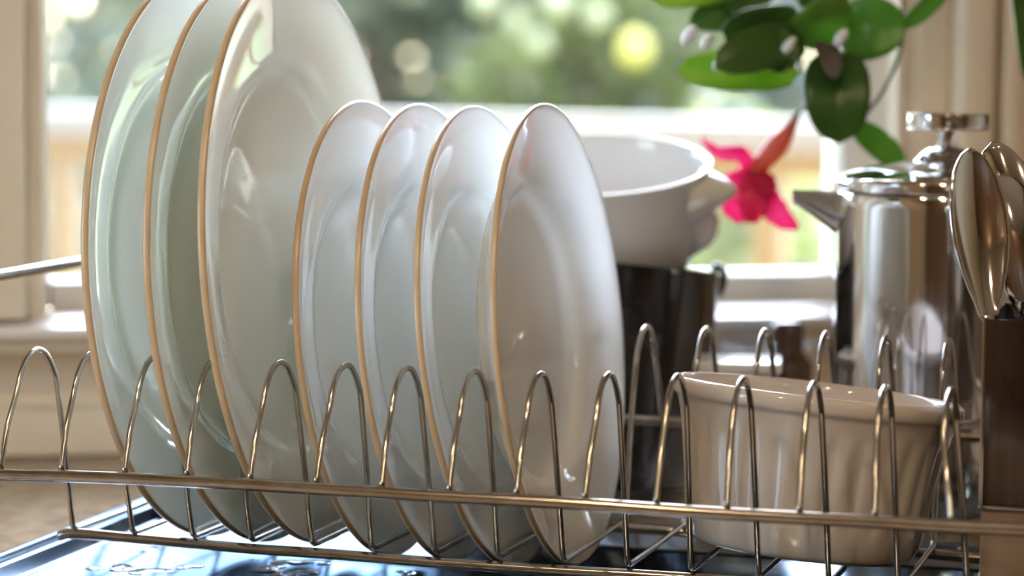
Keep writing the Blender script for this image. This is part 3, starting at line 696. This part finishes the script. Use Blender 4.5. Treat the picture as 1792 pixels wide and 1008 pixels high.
leaf((1350, -60), (1290, 30), 1530, 1505, 30, M_lf_dark, .5, .05)
leaf((1430, -70), (1420, 30), 1530, 1505, 32, M_lf_dark, -.3, .05)
leaf((1330, 60), (1390, 118), 1496, 1480, 24, M_lf_dark, .1, .05)
HP = [(1520, -150, 1560)]
def stem(pts, r=.0013, m=M_stem, name='stem', radii=None):
    bm = bmesh.new(); q = smoothpath([atD(*p) for p in pts], 5)
    tube(bm, [V(*p) - po_ for p in q], r, 8, True, [radii[0] + (radii[1] - radii[0]) * i / (len(q) - 1) for i in range(len(q))] if radii else None); return link(name, bm, m, pl)
stem([(1520, -330, 1570), (1490, -200, 1560), (1440, -60, 1530), (1400, 40, 1515), (1398, 60, 1510), (1460, 90, 1506)])
stem([(1400, 30, 1515), (1360, 10, 1520), (1330, 20, 1523), (1300, -30, 1520)])
stem([(1400, 60, 1510), (1400, 128, 1510)])
stem([(1440, -60, 1530), (1466, 62, 1520)])
stem([(1520, -330, 1570), (1560, -150, 1560), (1580, 50, 1540), (1545, 160, 1535), (1490, 222, 1530)])
stem([(1530, -330, 1570), (1700, -200, 1560), (1775, -60, 1540)])
leaf((1450, 78), (1462, 138), 1495, 1478, 12, M_budb, .2, .1)
leaf((1432, 72), (1450, 112), 1497, 1488, 7, M_budb, .2, .1)
for (x, y, r) in ((1207, 62, 4.2), (1238, 72, 3.4), (1380, 82, 4.2), (1472, 66, 3.8), (1256, 112, 2.6)):      # pale ellipsoids standing in for sun glints on the leaves
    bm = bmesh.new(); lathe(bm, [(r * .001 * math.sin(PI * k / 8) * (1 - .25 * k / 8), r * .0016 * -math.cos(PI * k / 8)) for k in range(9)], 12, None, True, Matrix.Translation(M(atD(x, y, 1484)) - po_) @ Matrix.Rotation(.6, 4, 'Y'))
    link('leaf_glint', bm, M_leafglint, pl)
# the flower: pedicel, tube, petals
stem([(1444, 120, 1510), (1425, 165, 1535), (1398, 196, 1559), (1380, 228, 1566)], .0014)
bm = bmesh.new(); q = smoothpath([atD(*p) for p in ((1396, 200, 1560), (1372, 240, 1568), (1345, 272, 1574), (1318, 305, 1575))], 5)
rr = [1.6, 2.0, 2.7, 3.6, 4.6, 5.6, 6.4, 6.8, 6.9, 6.8, 6.6, 6.2, 5.8, 5.4, 5.0, 4.6]
tube(bm, [V(*p) - po_ for p in q], 1, 14, True, [x * .001 for x in rr[:len(q)]]); link('flower_tube', bm, M_tube, pl)
def petal(pts, widths, m, tilt=0., cup=.25, frill=0.):
    P = smoothpath([atD(x, y, d + 90) for x, y, d in pts], 5); widths = [v * 1.06 for v in widths]; bm = bmesh.new(); g = []; K = 8
    wi = [Vector((a, 0, 0)) for a in widths]; wi = [v.x for v in smoothpath(wi, 5)]
    for i, p in enumerate(P):
        t = (P[min(i + 1, len(P) - 1)] - P[max(i - 1, 0)]).normalized(); n = (cam_dir - t * cam_dir.dot(t)).normalized(); s_ = t.cross(n)
        n, s_ = n * math.cos(tilt) + s_ * math.sin(tilt), s_ * math.cos(tilt) - n * math.sin(tilt); hw = max(.2, wi[min(i, len(wi) - 1)] / 2)
        g.append([bm.verts.new(V(*(p + s_ * (hw * s * (1 + .09 * math.sin(i * 1.7))) - n * (cup * hw * s * s) + n * (frill * math.sin(9 * s + i)))) - po_) for s in [-1 + 2 * k / K for k in range(K + 1)]])
    for a, c in zip(g, g[1:]):
        for k in range(K): bm.faces.new((a[k], a[k + 1], c[k + 1], c[k]))
    o = link('petal', bm, m, pl); md = o.modifiers.new('thickness', 'SOLIDIFY'); md.thickness = .0008; md.offset = 0; return o
petal([(1322, 300, 1484), (1296, 268, 1482), (1258, 266, 1480), (1226, 240, 1478)], [9, 11, 8, .6], M_pet, .5)
petal([(1316, 300, 1484), (1296, 318, 1476), (1288, 352, 1472), (1300, 388, 1474)], [10, 18, 19, 8], M_pet, .2)
petal([(1318, 298, 1484), (1316, 330, 1470), (1318, 362, 1468), (1316, 390, 1472)], [10, 15, 16, 7], M_petdeep, 0)
petal([(1322, 300, 1484), (1340, 316, 1474), (1346, 332, 1470), (1336, 350, 1470)], [9, 11, 9, 5], M_petdeep, -.2, .25, .5)
petal([(1322, 320, 1478), (1346, 350, 1474), (1366, 378, 1474), (1396, 398, 1476)], [10, 14, 13, 4], M_pet, -.1)
petal([(1330, 290, 1486), (1322, 320, 1482), (1326, 350, 1480), (1332, 372, 1480)], [10, 12, 12, 6], M_pet, .1)
# its pot, above the picture, hung from the window head
hp0 = atD(1520, -380, 1575)
hpw = V(*hp0)
bm = bmesh.new(); lathe(bm, [(0, -.035), (.034, -.035), (.045, .02), (.048, .021), (.048, .032), (.043, .032), (.040, .012), (0, .012)], 40, None, True, Matrix.Translation(hpw - po_)); link('pot', bm, M_pot, pl)
hook = W(((TW.inverted() @ hpw).x), -.001, 0)
bm = bmesh.new(); top = Vector((hpw.x, hpw.y, CEIL))
tube(bm, [top - po_, hpw + Vector((0, 0, .16)) - po_], .0012, 6)
for k in range(3):
    a = 2 * PI * k / 3; tube(bm, [hpw + Vector((0, 0, .16)) - po_, hpw + Vector((.046 * math.cos(a), .046 * math.sin(a), .03)) - po_], .001, 6)
link('hanging_cord', bm, M_stem, pl)
